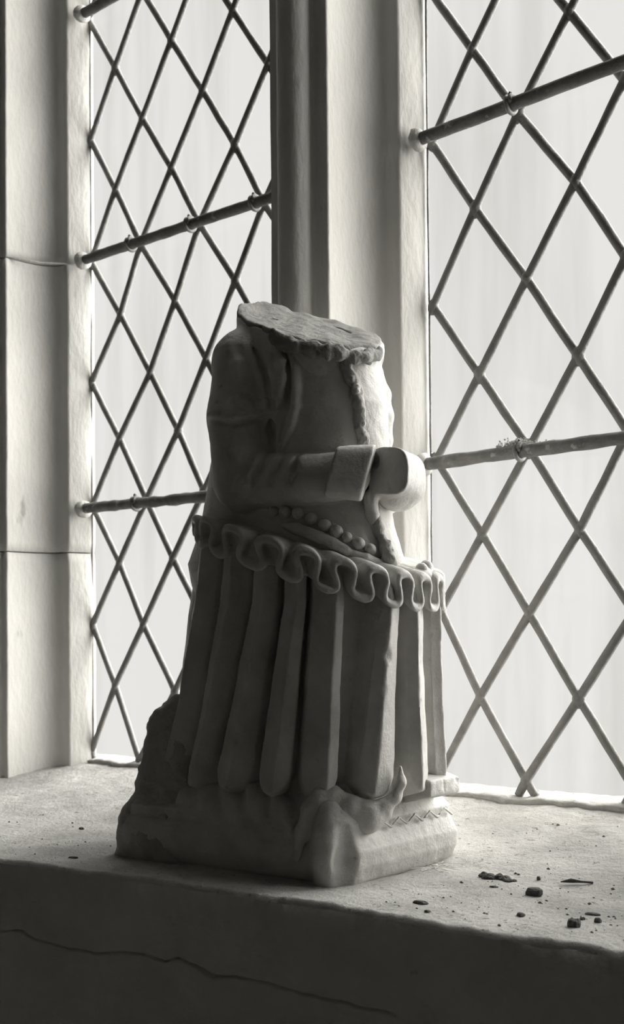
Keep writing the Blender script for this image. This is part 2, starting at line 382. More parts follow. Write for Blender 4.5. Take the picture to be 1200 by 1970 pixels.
def clip_seg(a, b, lo, hi):
    t0, t1 = 0., 1.; d = (b[0] - a[0], b[1] - a[1])
    for ax in (0, 1):
        for lim, s in ((lo[ax], 1), (hi[ax], -1)):
            q0, q1 = (a[ax] - lim)*s, (b[ax] - lim)*s
            if q0 < 0 and q1 < 0: return None
            if q0 < 0: t0 = max(t0, q0/(q0 - q1))
            elif q1 < 0: t1 = min(t1, q0/(q0 - q1))
    if t1 - t0 < .02: return None
    return (a[0] + d[0]*t0, a[1] + d[1]*t0), (a[0] + d[0]*t1, a[1] + d[1]*t1)
def solder_shape():
    V = []; Q = []; n, mrow = 10, 5
    for i in range(mrow):
        ph = -math.pi/2 + math.pi*(i + .5)/mrow
        for j in range(n):
            a = 2*math.pi*j/n; V.append((.0062*math.cos(ph)*math.cos(a), .0044*math.sin(ph), .0090*math.cos(ph)*math.sin(a)))
    for i in range(mrow - 1):
        for j in range(n): Q.append((i*n + j, i*n + (j + 1) % n, (i + 1)*n + (j + 1) % n, (i + 1)*n + j))
    V += [(0, -.0044, 0), (0, .0044, 0)]; c0, c1 = len(V) - 2, len(V) - 1
    for j in range(0, n, 2): Q += [(c0, (j + 2) % n, (j + 1) % n, j), (c1, (mrow - 1)*n + j, (mrow - 1)*n + (j + 1) % n, (mrow - 1)*n + (j + 2) % n)]
    return raw_mesh('solder_joint', np.array(V) - np.array([0, 0, ZO]), Q, (0, 0, 0))
SOLDER = solder_shape(); SOLDER.materials.append(M_lead)
def lead_light(name, label, node, par, x_lo, x_hi, bars, lead_inset=0):
    root = empty(name, (x_lo, 0, ZO + GB)); tag(root, label, 'window', kind='structure')
    inv = Vector((x_lo, 0, ZO + GB)); lo, hi = (x_lo - .004, GB), (x_hi + .004, TOP); clo = (x_lo + lead_inset, GB)
    kmin, kmax = -10, 13; ni = int((x_hi - x_lo)/PITCH) + 3
    for i in range(-1, ni + 1):                              # panes: diamonds and the halves along the edges
        for k in range(kmin, kmax + 1):
            if (i + k) % 2 == par: continue
            P = clip_poly([node(i - 1, k), node(i, k + 1), node(i + 1, k), node(i, k - 1)], lo, hi)
            if len(P) < 3: continue
            A = .5*abs(sum(a[0]*b[1] - b[0]*a[1] for a, b in zip(P, P[1:] + P[:1])))
            if A < 2e-5: continue
            n = len(P); tl = random.uniform(-.004, .004); tz = random.uniform(-.003, .003); cx = sum(q[0] for q in P)/n; cz_ = sum(q[1] for q in P)/n
            ys = [(q[0] - cx)*tl*4 + (q[1] - cz_)*tz*4 for q in P]
            V = [(q[0], y - .0012, q[1] + ZO) for q, y in zip(P, ys)] + [(q[0], y + .0012, q[1] + ZO) for q, y in zip(P, ys)]
            me = bpy.data.meshes.new('pane')
            me.from_pydata([Vector(v) - inv for v in V], [], [list(range(n)), list(range(2*n - 1, n - 1, -1))] + [[j, j + n, (j + 1) % n + n, (j + 1) % n] for j in range(n)])
            me.update(); link('pane', me, M_glass, root)
    for sgn in (1, -1):                                      # cames: one run of lead per diagonal
        for start in range(kmin - ni - 2, kmax + ni + 3):
            segs = []
            for i in range(-1, ni):
                k = start + sgn*i
                if (i + k) % 2 != par or k < kmin - 1 or k > kmax + 1 or k + sgn < kmin - 1 or k + sgn > kmax + 1: continue
                s = clip_seg(node(i, k), node(i + 1, k + sgn), clo, hi)
                if s: segs.append(s)
            if not segs: continue
            pts = [segs[0][0]]
            for a, b in segs:
                for t in (.25, .5, .75): 
                    q = (a[0] + (b[0] - a[0])*t, a[1] + (b[1] - a[1])*t); jn = .0007*noise3(np.array([[q[0], q[1], sgn*3.]]), 40, 2)[0]
                    pts.append((q[0] + jn, q[1] + jn*.5))
                pts.append(b)
            yoff = .0006*sgn
            p3 = np.array([(q[0], yoff, q[1]) for q in pts])
            rr = .0046*(1 + .10*noise3(p3*[1, 1, 1] + 5, 90, 3))
            V, Q = tube_mesh(p3, rr, 8, .72)
            link('lead_came', raw_mesh('lead_came', V, Q, inv), M_lead, root)
    for i in range(0, ni):
        for k in range(kmin, kmax + 1):
            if (i + k) % 2 != par: continue
            x, z = node(i, k)
            if x_lo - .006 < x < x_hi + .004 and GB - .002 < z < TOP:
                o = link('solder_joint', SOLDER, None, root, Vector((x, 0, z + ZO)) - inv); s = random.uniform(.85, 1.15); o.scale = (s, 1, s*random.uniform(.9, 1.1))
                o.rotation_euler[1] = random.uniform(-.3, .3)
    for xe in (x_lo + .0012 + lead_inset*.3, x_hi - .001):                    # thin dark strips standing in for the gap shadow along the stone
        p3 = np.array([(xe, 0, z) for z in np.linspace(GB, TOP, 60)]); p3[:, 0] += .0007*noise3(p3, 25, 3)
        V, Q = tube_mesh(p3, .0014*(1 + .5*noise3(p3 + 2, 30, 3)), 6); link('edge_gap_shadow', raw_mesh('edge_gap_shadow', V, Q, inv), M_lead, root)
    for b in bars:                                           # iron saddle bars on the room side
        pts = np.linspace(b['a'], b['b'], 40); pts[:, 2] += .0006*noise3(pts, 30, 2)
        rr = b['r']*(1 + b['rough']*noise3(pts, 160, 3)); V, Q = tube_mesh(pts, rr, 14, up=(0, 0, 1))
        V = carve(V, Q, b['r']*b['rough']*.6, 260, 2)
        bo = link('saddle_bar', raw_mesh('saddle_bar', V, Q, inv), M_iron, root)
        for x, z in b.get('ties', []):                       # lead ties twisted round the bar
            t = np.linspace(0, 2*math.pi*1.15, 26); zb = np.interp(x, pts[:, 0], pts[:, 2]); R_ = b['r'] + .0016
            y0 = b['a'][1]
            P = np.stack([x + .004*t/6.3, y0 + R_*np.cos(t + 2.2), zb + R_*np.sin(t + 2.2)], 1)
            P = np.concatenate([P, [[x + .003, y0 - .002, zb + R_ + .0012], [x + .001, y0 - .003, zb + R_ + .0022]]])
            V, Q = tube_mesh(P, .0022, 7, up=(1, .1, 0)); link('lead_tie', raw_mesh('lead_tie', V, Q, inv), M_lead, bo)
        for s_ in b.get('mortar', []):                       # lime packing where the bar enters the stone
            V, Q = tube_mesh([(s_[0] - .004, b['a'][1] + .002, s_[1]), (s_[0], b['a'][1], s_[1]), (s_[0] + .004, b['a'][1] - .001, s_[1]), (s_[0] + .006, b['a'][1] - .001, s_[1])], [.006, .012, .0105, .004], 14, up=(0, 0, 1))
            V = carve(V, Q, .002, 120, 3); link('mortar_packing', raw_mesh('mortar_packing', V, Q, inv), M_putty, bo)
    return root
# ---------------------------------------------------------------- the carved figure, in metres (x along the wall, y out through the glass, z up from ZO)
TORSO = [  # z, cx, cy, front, back, half-width
 (-.715, .548, -.222, .092, .100, .060),
 (-.69, .548, -.222, .096, .114, .062),
 (-.67, .548, -.222, .096, .119, .063),
 (-.645, .547, -.222, .090, .108, .054),
 (-.61, .545, -.222, .087, .095, .052),
 (-.575, .545, -.222, .087, .085, .054),
 (-.545, .545, -.222, .0855, .080, .057),
 (-.515, .546, -.220, .077, .074, .057),
 (-.495, .549, -.218, .069, .060, .052),
 (-.478, .551, -.216, .064, .047, .047),
 (-.455, .553, -.215, .062, .048, .043),
 (-.40, .553, -.215, .062, .050, .042)]
def loft(X, Y, Z, tab, n=2.2):
    cx, cy, af, ab, b = lerp_table(Z, tab)
    dx = X - cx; dy = (Y - cy)/b
    dx = np.where(dx > 0, dx/af, dx/ab)
    q = (np.abs(dx)**n + np.abs(dy)**n)**(1/n)
    return (q - 1)*np.minimum(b, af)
def break_plane(X, Y, Z): return (Z - .014*np.clip((.512 - X)/.03, 0, 1)**1.5 + .4655 + .43*(X - .545) - .226*(Y + .22))/1.11
def torso(X, Y, Z): return loft(X, Y, Z, TORSO)
SKIRT = [  # z, cx, cy, front, back, half-width
 (-.95, .54, -.222, .129, .150, .083),
 (-.87, .54, -.222, .131, .142, .084),
 (-.845, .54, -.222, .132, .134, .084),
 (-.82, .54, -.222, .132, .124, .083),
 (-.795, .54, -.222, .131, .110, .082),
 (-.76, .54, -.222, .131, .106, .081),
 (-.715, .541, -.222, .131, .100, .079),
 (-.66, .543, -.222, .118, .092, .074)]
PLEATS = [  # angles where each pleat starts and ends, at the hem and under the frill
 (-178, -154, -176, -154), (-150, -130, -130, -109), (-127, -110, -106, -80), (-107, -77, -78, -57.5), (-73, -51, -55.5, -43.5), (-48.5, -32.5, -42, -29.5, .30),
 (-29, -11.5, -18.5, -9.5, -.25), (-5, 8, -6, 4, -.35), (12.5, 24, 9.5, 18, -.2), (30, 44, 24, 40), (49, 72, 46, 68), (76, 104, 74, 100), (108, 128, 106, 126), (132, 152, 132, 152), (156, 178, 156, 178)]
def pleat_height(deg, Z):
    """0..1 across each box pleat (its ridge lies towards the front), and where its rounded tongue ends at the hem"""
    out = np.zeros(np.broadcast_shapes(deg.shape, Z.shape), F4)
    up = np.clip((Z + .86)/.15, 0, 1)**.9
    for a, b, a2, b2, *rg in PLEATS:
        rg = rg[0] if rg else .12
        A_, B_ = a + (a2 - a)*up, b + (b2 - b)*up
        ts = (deg - (A_ + B_)/2)/((B_ - A_)/2); t = np.abs(ts)
        edge = np.clip((1 - t)/.16, 0, 1); edge = 1 - (1 - edge)**2.2
        top = np.where(ts < rg, .70 + .30*np.clip((ts + 1)/(1 + rg), 0, 1)**1.6, 1 - np.clip(.022*(B_ - A_), .16, .62)*np.clip((ts - rg)/(1 - rg), 0, 1)**1.05)
        hem = np.clip((Z + .868 - .020*np.minimum(t, 1.2)**3)/.010, 0, 1)
        out = np.maximum(out, np.where(t < 1, edge*top*hem*hem*(3 - 2*hem), 0))
    return out
def skirt(X, Y, Z):
    cx, cy, af, ab, b = lerp_table(Z, SKIRT)
    dx = X - cx; dy = Y - cy
    a = np.where(dx > 0, af, ab); n = 2.9
    rho = np.sqrt(dx*dx + dy*dy) + 1e-6
    R = (np.abs(dx/rho/a)**n + np.abs(dy/rho/b)**n)**(-1/n)
    deg = np.degrees(np.arctan2(dy, dx))
    h = pleat_height(deg, Z)
    return (rho - (R*.985 - .0215 + .0258*h))*.8
SEEN_LEFT = {(1, 0): (0.0515, 0.0004), (1, 2): (0.0508, -0.1580), (1, 4): (0.0592, -0.3215), (1, 6): (0.0559, -0.4797), (1, 8): (0.0547, -0.6384), (1, 10): (0.0455, -0.7948), (2, 1): (0.1026, -0.0809), (2, 3): (0.0984, -0.2394), (2, 5): (0.1143, -0.4041), (2, 7): (0.1063, -0.5625), (2, 9): (0.0993, -0.7180), (2, 11): (0.0902, -0.8875), (3, 0): (0.1564, 0.0001), (3, 2): (0.1550, -0.1576), (3, 4): (0.1600, -0.3230), (3, 6): (0.1641, -0.4824), (3, 8): (0.1536, -0.6377), (4, 1): (0.2100, -0.0786), (4, 3): (0.2032, -0.2379), (4, 5): (0.2131, -0.4025), (5, 0): (0.2608, 0.0004), (5, 2): (0.2626, -0.1595), (5, 4): (0.2619, -0.3190), (6, 1): (0.3159, -0.0810), (6, 3): (0.3078, -0.2393), (0, 1): (0.0022, -0.0802), (0, 3): (0.0021, -0.2410), (0, 5): (0.0010, -0.3995), (0, 7): (0.0020, -0.5618), (0, 9): (0.0009, -0.7164), (0, 11): (-0.0024, -0.8827)}
SEEN_RIGHT = {(1, 0): (0.5875, -0.1549), (1, 2): (0.5889, -0.3143), (1, 4): (0.5915, -0.4794), (1, 6): (0.5929, -0.6368), (1, 8): (0.5883, -0.7962), (2, 1): (0.6380, -0.2340), (2, 3): (0.6453, -0.3958), (2, 5): (0.6458, -0.5584), (2, 7): (0.6436, -0.7159), (2, 9): (0.6379, -0.8745), (3, 0): (0.6939, -0.1546), (3, 2): (0.6979, -0.3158), (3, 4): (0.6981, -0.4784), (3, 6): (0.6973, -0.6398), (3, 8): (0.6939, -0.7956), (0, 3): (0.5378, -0.4017), (0, 5): (0.5401, -0.5586), (0, 7): (0.5432, -0.7105)}
BY = -.019
lead_light('window_1', 'left leaded light of diamond panes with two iron saddle bars', lattice(SEEN_LEFT, 0, 0, 0, WIN_W, 1), 1, .0, WIN_W, [
    dict(a=(.006, BY, -.2442), b=(.362, BY, -.2446), r=.0062, rough=.10, ties=[(.0995, -.24), (.205, -.24), (.309, -.24)], mortar=[(.008, -.2445)]),
    dict(a=(.004, BY, -.5660), b=(.362, BY, -.5722), r=.0066, rough=.22, ties=[(.107, -.56)], mortar=[(.007, -.567)]),
    dict(a=(.004, BY, .078), b=(.362, BY, .078), r=.0062, rough=.10, ties=[(.1, 0)], mortar=[(.008, .078)])])
lead_light('window_2', 'right leaded light of diamond panes with two iron saddle bars', lattice(SEEN_RIGHT, .5386, -.1564, 0, WIN_W, 1), 1, RX, RX + WIN_W, [
    dict(a=(.529, BY, -.2364), b=(.897, BY, -.2250), r=.0064, rough=.04, ties=[(.640, -.23)], mortar=[(.534, -.2364)]),
    dict(a=(.533, BY, -.5644), b=(.897, BY, -.5620), r=.0064, rough=.14, ties=[(.645, -.56)], mortar=[(.537, -.5644)]),
    dict(a=(.529, BY, .09), b=(.897, BY, .09), r=.0064, rough=.06, mortar=[(.534, .09)])], .0055)

lead_light('added_window_3', 'unseen third leaded light of diamond panes, added beyond the right mullion to brighten the statue', lattice({}, RX3 + .006, -.1564, 0, WIN_W, 1), 1, RX3, RX3 + WIN_W, [  # added window, never in view: more daylight on the statue's front
    dict(a=(RX3, BY, -.236), b=(RX3 + .365, BY, -.236), r=.0064, rough=.05), dict(a=(RX3, BY, -.564), b=(RX3 + .365, BY, -.564), r=.0064, rough=.05), dict(a=(RX3, BY, .09), b=(RX3 + .365, BY, .09), r=.0064, rough=.05)])

# ================================================================ THE STATUE
BASE = (.54, -.222, SILL + ZO)
st = empty('statue', BASE)
tag(st, 'headless weathered alabaster statue of a woman in a ruffled farthingale gown standing on the sill', 'statue')
def stone_part(name, fld, mat=M_marble, amp=.0006, scale=120, parent=None, label=None):
    V, Q = fld.mesh(); V = carve(V, Q, amp, scale, 4)
    o = link(name, raw_mesh(name, V, Q, BASE), mat, parent or st)
    if label: o['label'] = label
    return o

# ---- body: bodice, neck stump broken off on a slant, both arms
f = Field((.425, -.325, -.715), (.705, -.120, -.405), .0014)
f.put(torso, .001)
f.put(lambda X, Y, Z: smax(loft(X, Y, Z, [(-.56, .556, -.222, .066, .06, .060), (-.50, .556, -.219, .066, .062, .0585), (-.40, .556, -.217, .067, .066, .052)]), np.maximum(-(break_plane(X, Y, Z) + .016 + .004*np.sin(X*160) + .003*np.sin(Y*210)), break_plane(X, Y, Z)), .004), .003)   # ragged rim of the lost collar
# near arm in its hanging oversleeve
f.tube([(.523, -.259, -.503), (.525, -.268, -.550), (.531, -.273, -.606)], [.029, .030, .027], .005)
f.ball((.522, -.258, -.502), (.031, .031, .027), .006)
f.tube([(.535, -.2735, -.6065), (.56, -.274, -.6085), (.595, -.272, -.6105), (.630, -.262, -.6095)], [.0245, .0215, .0195, .0190], .004)
# far arm
f.tube([(.545, -.186, -.505), (.556, -.174, -.545), (.560, -.172, -.600)], [.028, .028, .025], .010)
f.tube([(.560, -.172, -.605), (.60, -.176, -.610), (.630, -.195, -.610)], [.023, .021, .019], .008)
f.tube([(.590, -.184, -.495), (.596, -.178, -.510), (.6035, -.1775, -.5285), (.6075, -.180, -.5479), (.6075, -.182, -.5705), (.603, -.182, -.59)], [.005, .007, .0075, .0075, .0075, .007], .004)      # far edge of the open gown
# open gown edges and folds on the near side
f.tube([(.5667, -.2706, -.4987), (.5744, -.2752, -.5143), (.5770, -.2765, -.5275), (.5751, -.2780, -.5424), (.572, -.279, -.552)], [.0022, .0050, .0054, .0040, .0016], .0025)
f.tube([(.5804, -.2697, -.5069), (.5859, -.2714, -.5199), (.5877, -.2726, -.5351), (.5875, -.2732, -.5499), (.5827, -.2734, -.5641), (.5761, -.2737, -.5781), (.573, -.2737, -.585)], [.0022, .0036, .0040, .0040, .0034, .0026, .002], .0016)
f.tube([(.5740, -.2700, -.505), (.5808, -.2735, -.5216), (.5826, -.2742, -.5346), (.5815, -.2750, -.5494), (.5771, -.2750, -.5636), (.5715, -.2748, -.5757)], [.0016, .0030, .0034, .0032, .0030, .0022], .0018, cut=True)      # shadowed slot between them
f.tube([(.5476, -.2718, -.4957), (.5615, -.2750, -.508), (.5688, -.2772, -.5223), (.5696, -.2780, -.5396)], [.0026, .0044, .0046, .0020], .003)
f.tube([(.539, -.2810, -.4947), (.5476, -.2772, -.5083), (.5559, -.2784, -.5249), (.5582, -.2788, -.5390)], [.0018, .0032, .0032, .0016], .004)
f.tube([(.5254, -.2846, -.4933), (.5358, -.2868, -.5105), (.5412, -.2885, -.5288)], [.002, .0034, .002], .006)
f.tube([(.542, -.2770, -.4950), (.555, -.2765, -.5090), (.5625, -.2782, -.5240), (.564, -.2790, -.540)], [.0010, .0024, .0026, .0012], .003, cut=True)
# the oversleeve's puffed end: a scalloped hem over the inner sleeve
hem_line = [(.515, -.2985, -.5520), (.5281, -.2982, -.5548), (.5398, -.2950, -.5578), (.5481, -.2883, -.5572), (.5545, -.2800, -.5545), (.5668, -.2775, -.5525)]
f.tube(hem_line, .0028, .002)
f.tube([(x, y - .0006, z - .0048) for x, y, z in hem_line], .0016, .002, cut=True)
for q, r in (((.5428, -.2906, -.5415), .0036), ((.5464, -.2885, -.5448), .0042), ((.5500, -.2852, -.5490), .0044), ((.5540, -.2800, -.5470), .0042), ((.5605, -.2790, -.5460), .0040), ((.533, -.2955, -.545), .0040), ((.524, -.2975, -.544), .0036)):
    f.ball(q, (r, r, r*1.3), .0016)
f.tube([(.560, -.270, -.550), (.562, -.272, -.565), (.563, -.273, -.583)], [.002, .0045, .003], .004, cut=True)            # the sleeve stands clear of the bodice
for P, r in (([(.551, -.2886, -.5856), (.5509, -.2955, -.5991), (.5477, -.2970, -.6095)], .0026), ([(.5618, -.2816, -.586), (.5648, -.2945, -.6025), (.5595, -.2940, -.6166)], .0026), ([(.5789, -.2786, -.5884), (.5812, -.2915, -.6017), (.5769, -.2930, -.614)], .0024), ([(.5937, -.2733, -.5894), (.5993, -.2903, -.6055), (.597, -.291, -.614)], .0020), ([(.537, -.297, -.588), (.540, -.300, -.602), (.538, -.298, -.614)], .0026)):
    f.tube(P, [r*.5, r*1.35, r*.6], .005, cut=True)               # creases of the forearm
# the broken surface
f.put(lambda X, Y, Z: -(break_plane(X, Y, Z) + .0007*np.sin(X*70 + 1)*np.sin(Y*95) + .0004*np.sin(X*190 + Y*140)), .0016, (.425, -.325, -.56), None, cut=True)
f.ball((.531, -.235, -.463), .0028, .001, cut=True)
f.tube([(.565, -.190, -.4665), (.572, -.192, -.4700), (.582, -.195, -.4745)], [.0022, .0034, .0022], .001, cut=True)
body = stone_part('bodice', f, amp=.0007, scale=90)

# ---- stump of the neck: the rough break itself shows a different surface; laid as a thin scab in the slanted plane
g = Field((.47, -.295, -.535), (.65, -.145, -.405), .0013)
def neck_mass(X, Y, Z): return np.minimum(torso(X, Y, Z), loft(X, Y, Z, [(-.56, .556, -.222, .066, .06, .060), (-.50, .556, -.219, .066, .062, .0585), (-.40, .556, -.217, .067, .066, .052)]))
g.put(lambda X, Y, Z: np.maximum(smax(neck_mass(X, Y, Z) + .0010 + .0010*np.sin(X*310 + Y*200), np.abs(break_plane(X, Y, Z) + .0007*np.sin(X*70 + 1)*np.sin(Y*95) + .0004*np.sin(X*190 + Y*140) + .0012) - .0026, .0016), -np.sqrt((X - .531)**2 + (Y + .235)**2 + 0*Z) + .003), .0005)
g.tube([(.565, -.190, -.4665), (.572, -.192, -.4700), (.582, -.195, -.4745)], [.0022, .0034, .0022], .001, cut=True)
stone_part('neck_break', g, M_break, .0016, 95, label='rough slanted break where the neck and head are lost')
# ragged remnants of the collar along the near rim
rag = Field((.55, -.30, -.545), (.655, -.18, -.475), .0012)
rim = [(.566, -.2775, -.491), (.580, -.2775, -.4985), (.594, -.2745, -.5035), (.607, -.268, -.5070), (.618, -.2575, -.5100), (.625, -.243, -.5105), (.6275, -.226, -.508), (.622, -.205, -.500)]
for a, b in zip(rim[:-1], rim[1:]):
    for t in np.linspace(0, 1, 5)[:-1]:
        q = [a[i] + (b[i] - a[i])*t + random.uniform(-.0018, .0018) for i in range(3)]; s_ = random.uniform(.6, 1.15)
        rag.ball(q, (.0040*s_, .0040*s_, random.uniform(.004, .0075)), .004)
stone_part('collar_remnant', rag, M_break, .0014, 260)

# ---- cuff and the broken hands
cf = Field((.602, -.305, -.645), (.675, -.225, -.575), .0011)
def cuff_sdf(X, Y, Z):
    ax = np.array([.80, .58, -.05]); ax /= np.linalg.norm(ax); c = (.6370, -.2660, -.6085)
    s = (X - c[0])*ax[0] + (Y - c[1])*ax[1] + (Z - c[2])*ax[2] - (Z - c[2])*.24
    px, py, pz = X - c[0] - s*ax[0], Y - c[1] - s*ax[1], Z - c[2] - s*ax[2]
    lat = np.sqrt(px*px + py*py)
    r = .0195 + .07*(s + .016)
    q = (np.abs(lat/(r*.96))**3.4 + np.abs(pz/(r*1.0))**3.4)**(1/3.4)
    return smax((q - 1)*r, np.abs(s) - .0150, .002)
cf.put(cuff_sdf, .0006)
cf.tube([(.631, -.2905, -.594), (.642, -.2895, -.595), (.651, -.2855, -.5955)], [.0008, .0016, .0012], .002, cut=True)
cf.tube([(.628, -.2915, -.615), (.637, -.291, -.609), (.649, -.287, -.6035)], [.0006, .0012, .0010], .002, cut=True)
cf.tube([(.626, -.2915, -.600), (.6285, -.2915, -.612), (.632, -.289, -.628)], [.0006, .0012, .0012], .0015, cut=True)
stone_part('cuff', cf, amp=.0004, scale=160)
hd = Field((.618, -.262, -.652), (.705, -.145, -.572), .0011)
def stump(X, Y, Z):
    c = (.6590, -.6070)
    q = (np.abs((X - c[0] + (Y + .247)*.42)/.0215)**3.0 + np.abs((Z - c[1] + (X - c[0])*.12)/.0190)**3.0)**(1/3.0)
    return smax((q - 1)*.0185, np.maximum(-(Y + .247 + (X - .659)*.22), Y + .190), .003)
hd.put(stump, .001)
hd.ball((.6420, -.210, -.6125), (.0170, .028, .0225), .006)
hd.tube([(.640, -.232, -.603), (.628, -.220, -.607)], [.012, .014], .005)
hd.tube([(.637, -.240, -.626), (.634, -.234, -.640), (.636, -.233, -.650)], [.006, .0055, .004], .004)
hd.put(lambda X, Y, Z: (Y + .247 + (X - .659)*.22 + .0007*np.sin(X*300)*np.sin(Z*260)), .0012, (.640, -.262, -.652), None, cut=True)
hd.ball((.6450, -.2435, -.5985), (.0048, .008, .0056), .0012, cut=True)
hd.tube([(.6545, -.2462, -.589), (.658, -.2468, -.601), (.6615, -.2475, -.622)], .0010, .001, cut=True)
stone_part('broken_hands', hd, amp=.0005, scale=170, label='stump of the broken hands with a flat cut face and a drilled hole')

# ---- the broken-away cord down the chest, hanging on below the hands
ch = Field((.59, -.265, -.70), (.675, -.205, -.50), .0011)
cord = [(.6150, -.2456, -.5106), (.6170, -.2452, -.5175), (.6203, -.2445, -.5248), (.6235, -.2430, -.533), (.6263, -.2416, -.5421), (.6270, -.2416, -.5500), (.6276, -.2418, -.5591), (.6285, -.2405, -.567), (.6292, -.2394, -.5758), (.6305, -.2380, -.585)]
low = [(.6335, -.2335, -.622), (.6345, -.2325, -.632), (.6365, -.2315, -.6428), (.6400, -.2320, -.653), (.6445, -.2325, -.6644), (.650, -.2320, -.673), (.6545, -.231, -.680)]
for path, r in ((cord, .0046), (low, .0048)):
    for a, b in zip(path[:-1], path[1:]):
        for t in (0, .5):
            q = [a[i] + (b[i] - a[i])*t + random.uniform(-.0013, .0013) for i in range(3)]; s = random.uniform(.75, 1.2)
            ch.ball(q, (r*s, r*s, r*s*1.15), .0022)
for k in range(16):
    ch.ball((.6235 + random.uniform(-.006, .006), -.2425 + random.uniform(-.004, .002), -.544 + random.uniform(-.012, .014)), (random.uniform(.002, .004),)*3, .0018)
stone_part('broken_cord', ch, M_rough, .0022, 200, label='rough broken remnant of a hanging cord or chain')
# beads along the pointed waist
beads = [(.5650, -.2745, -.6335), (.5765, -.2740, -.6353), (.5883, -.2717, -.6373), (.5993, -.2686, -.6421), (.6103, -.2650, -.6480), (.6191, -.2614, -.6534), (.6264, -.2573, -.6582), (.6335, -.2516, -.6632), (.6393, -.2443, -.6681), (.6625, -.2060, -.6830), (.6600, -.1960, -.680)]
bm_v = []; n, m_ = 14, 9
for i in range(m_):
    ph = -math.pi/2 + math.pi*(i + .5)/m_
    for j in range(n): bm_v.append((math.cos(ph)*math.cos(2*math.pi*j/n), math.cos(ph)*math.sin(2*math.pi*j/n), math.sin(ph)))
bq = [(i*n + j, i*n + (j + 1) % n, (i + 1)*n + (j + 1) % n, (i + 1)*n + j) for i in range(m_ - 1) for j in range(n)]
bm_v += [(0, 0, -1), (0, 0, 1)]
for j in range(0, n, 2): bq += [(n*m_, (j + 2) % n, (j + 1) % n, j), (n*m_ + 1, (m_ - 1)*n + j, (m_ - 1)*n + (j + 1) % n, (m_ - 1)*n + (j + 2) % n)]
bme = raw_mesh('bead', np.array(bm_v)*.0052 - np.array([0, 0, ZO]), bq, (0, 0, 0)); bme.materials.append(M_marble)
for k, q in enumerate(beads):
    o = link('bead', bme, None, st, Vector((q[0], q[1], q[2] + ZO)) - Vector(BASE)); s = random.uniform(.9, 1.1); o.scale = (s, s, s*random.uniform(.9, 1.05)); o.rotation_euler = (random.uniform(0, 3), random.uniform(0, 3), 0)

# ---- the ruffled frill of the farthingale: a sheet folded into figure-of-eight loops round the tilted rim
def frill_plane(X, Y): return -.6885 - .31*(X - .63) - .02*(Y + .25)
FP = 26; AMP = .0125; THK = .0034
ph = np.linspace(0, 2*math.pi, 400, endpoint=False)
cu = ph/(2*math.pi) + .150*np.sin(2*ph) ; cv = np.cos(ph)        # overhanging loops: arc position in periods, height in amplitudes
per = .0345
tu, tv = np.meshgrid((np.arange(96) + .5)/96, np.linspace(-1.6, 1.6, 100), indexing='ij')
best = np.full(tu.shape, 9., F4)
for off in (-1, 0, 1):
    for a in range(0, 400, 4):
        best = np.minimum(best, np.hypot((tu - cu[a] - off)*per, (tv - cv[a])*AMP))
# periods of unequal width round the rim, tighter towards the front
edges = [-180, -152, -128, -108, -88, -62, -45, -32, -20.5, -9.5, 1, 12, 26, 44, 66, 92, 120, 150, 180]
def frill(X, Y, Z):
    cx, cy = .545, -.222; dx = X - cx; dy = Y - cy
    a = np.where(dx > 0, .132, .112); b = .087; n = 2.5
    rho = np.sqrt(dx*dx + dy*dy) + 1e-6
    R = (np.abs(dx/rho/a)**n + np.abs(dy/rho/b)**n)**(-1/n)
    deg = np.degrees(np.arctan2(dy, dx)); u = rho/R
    t = np.interp(deg, edges, np.arange(len(edges))).astype(F4); t = t - np.floor(t)
    fade = np.clip((np.abs(deg + 10) - 100)/35, 0, 1); u = u*(1 + .20*fade)
    grow = np.clip((u - .55)/.42, .12, 1)*(1 - .75*fade)
    zr = (Z - (frill_plane(X, Y) + .028*(1 - u)))/(AMP*grow)
    iu = np.clip((t*96).astype(np.int32), 0, 95)*np.ones(zr.shape, np.int32); fv = np.clip((zr + 1.6)/3.2*99, 0, 98.99); iv = fv.astype(np.int32); fr = fv - iv
    d = best[iu, iv]*(1 - fr) + best[iu, iv + 1]*fr
    d = d*np.clip(grow, .5, 1) + np.maximum(np.abs(zr) - 1.6, 0)*AMP*grow - THK
    core = smax(np.abs(Z - (frill_plane(X, Y) + .028*(1 - u)) + .002) - .0085, (u - .90)*R, .002)   # solid stone behind the loops
    d = smax(d, (u - 1)*R*.9, .0035)
    return smin(d, core, .003)
fr = Field((.42, -.325, -.745), (.695, -.125, -.615), .0012)
fr.put(frill, .0005)
frill_o = stone_part('ruffled_frill', fr, amp=.0007, scale=120)
# flat band lying on the frill round the waist
bd = Field((.55, -.30, -.71), (.69, -.17, -.63), .0012)
bandA = [(.578, -.2760, -.6470), (.590, -.2760, -.6500), (.6015, -.2745, -.6545), (.6101, -.2715, -.6580), (.6201, -.2670, -.6634), (.6290, -.2610, -.6692)]
bandB = [(.6325, -.2580, -.6715), (.6395, -.2500, -.6755), (.6460, -.2385, -.6810), (.6500, -.2200, -.6870)]
bandC = [(.6600, -.2140, -.6880), (.6600, -.2000, -.6835), (.6555, -.1850, -.6810)]
for P in (bandA, bandB, bandC): bd.tube(P, [.0030] + [.0047]*(len(P) - 2) + [.0040], .001)
bd.ball((.661, -.205, -.690), (.010, .014, .008), .004)
stone_part('waistband', bd, amp=.0006, scale=170)

# ---- skirt of box pleats
sk = Field((.375, -.325, -.90), (.695, -.125, -.655), .0014)
sk.put(lambda X, Y, Z: smax(skirt(X, Y, Z), Z - (frill_plane(X, Y) + .004), .003), .0005)
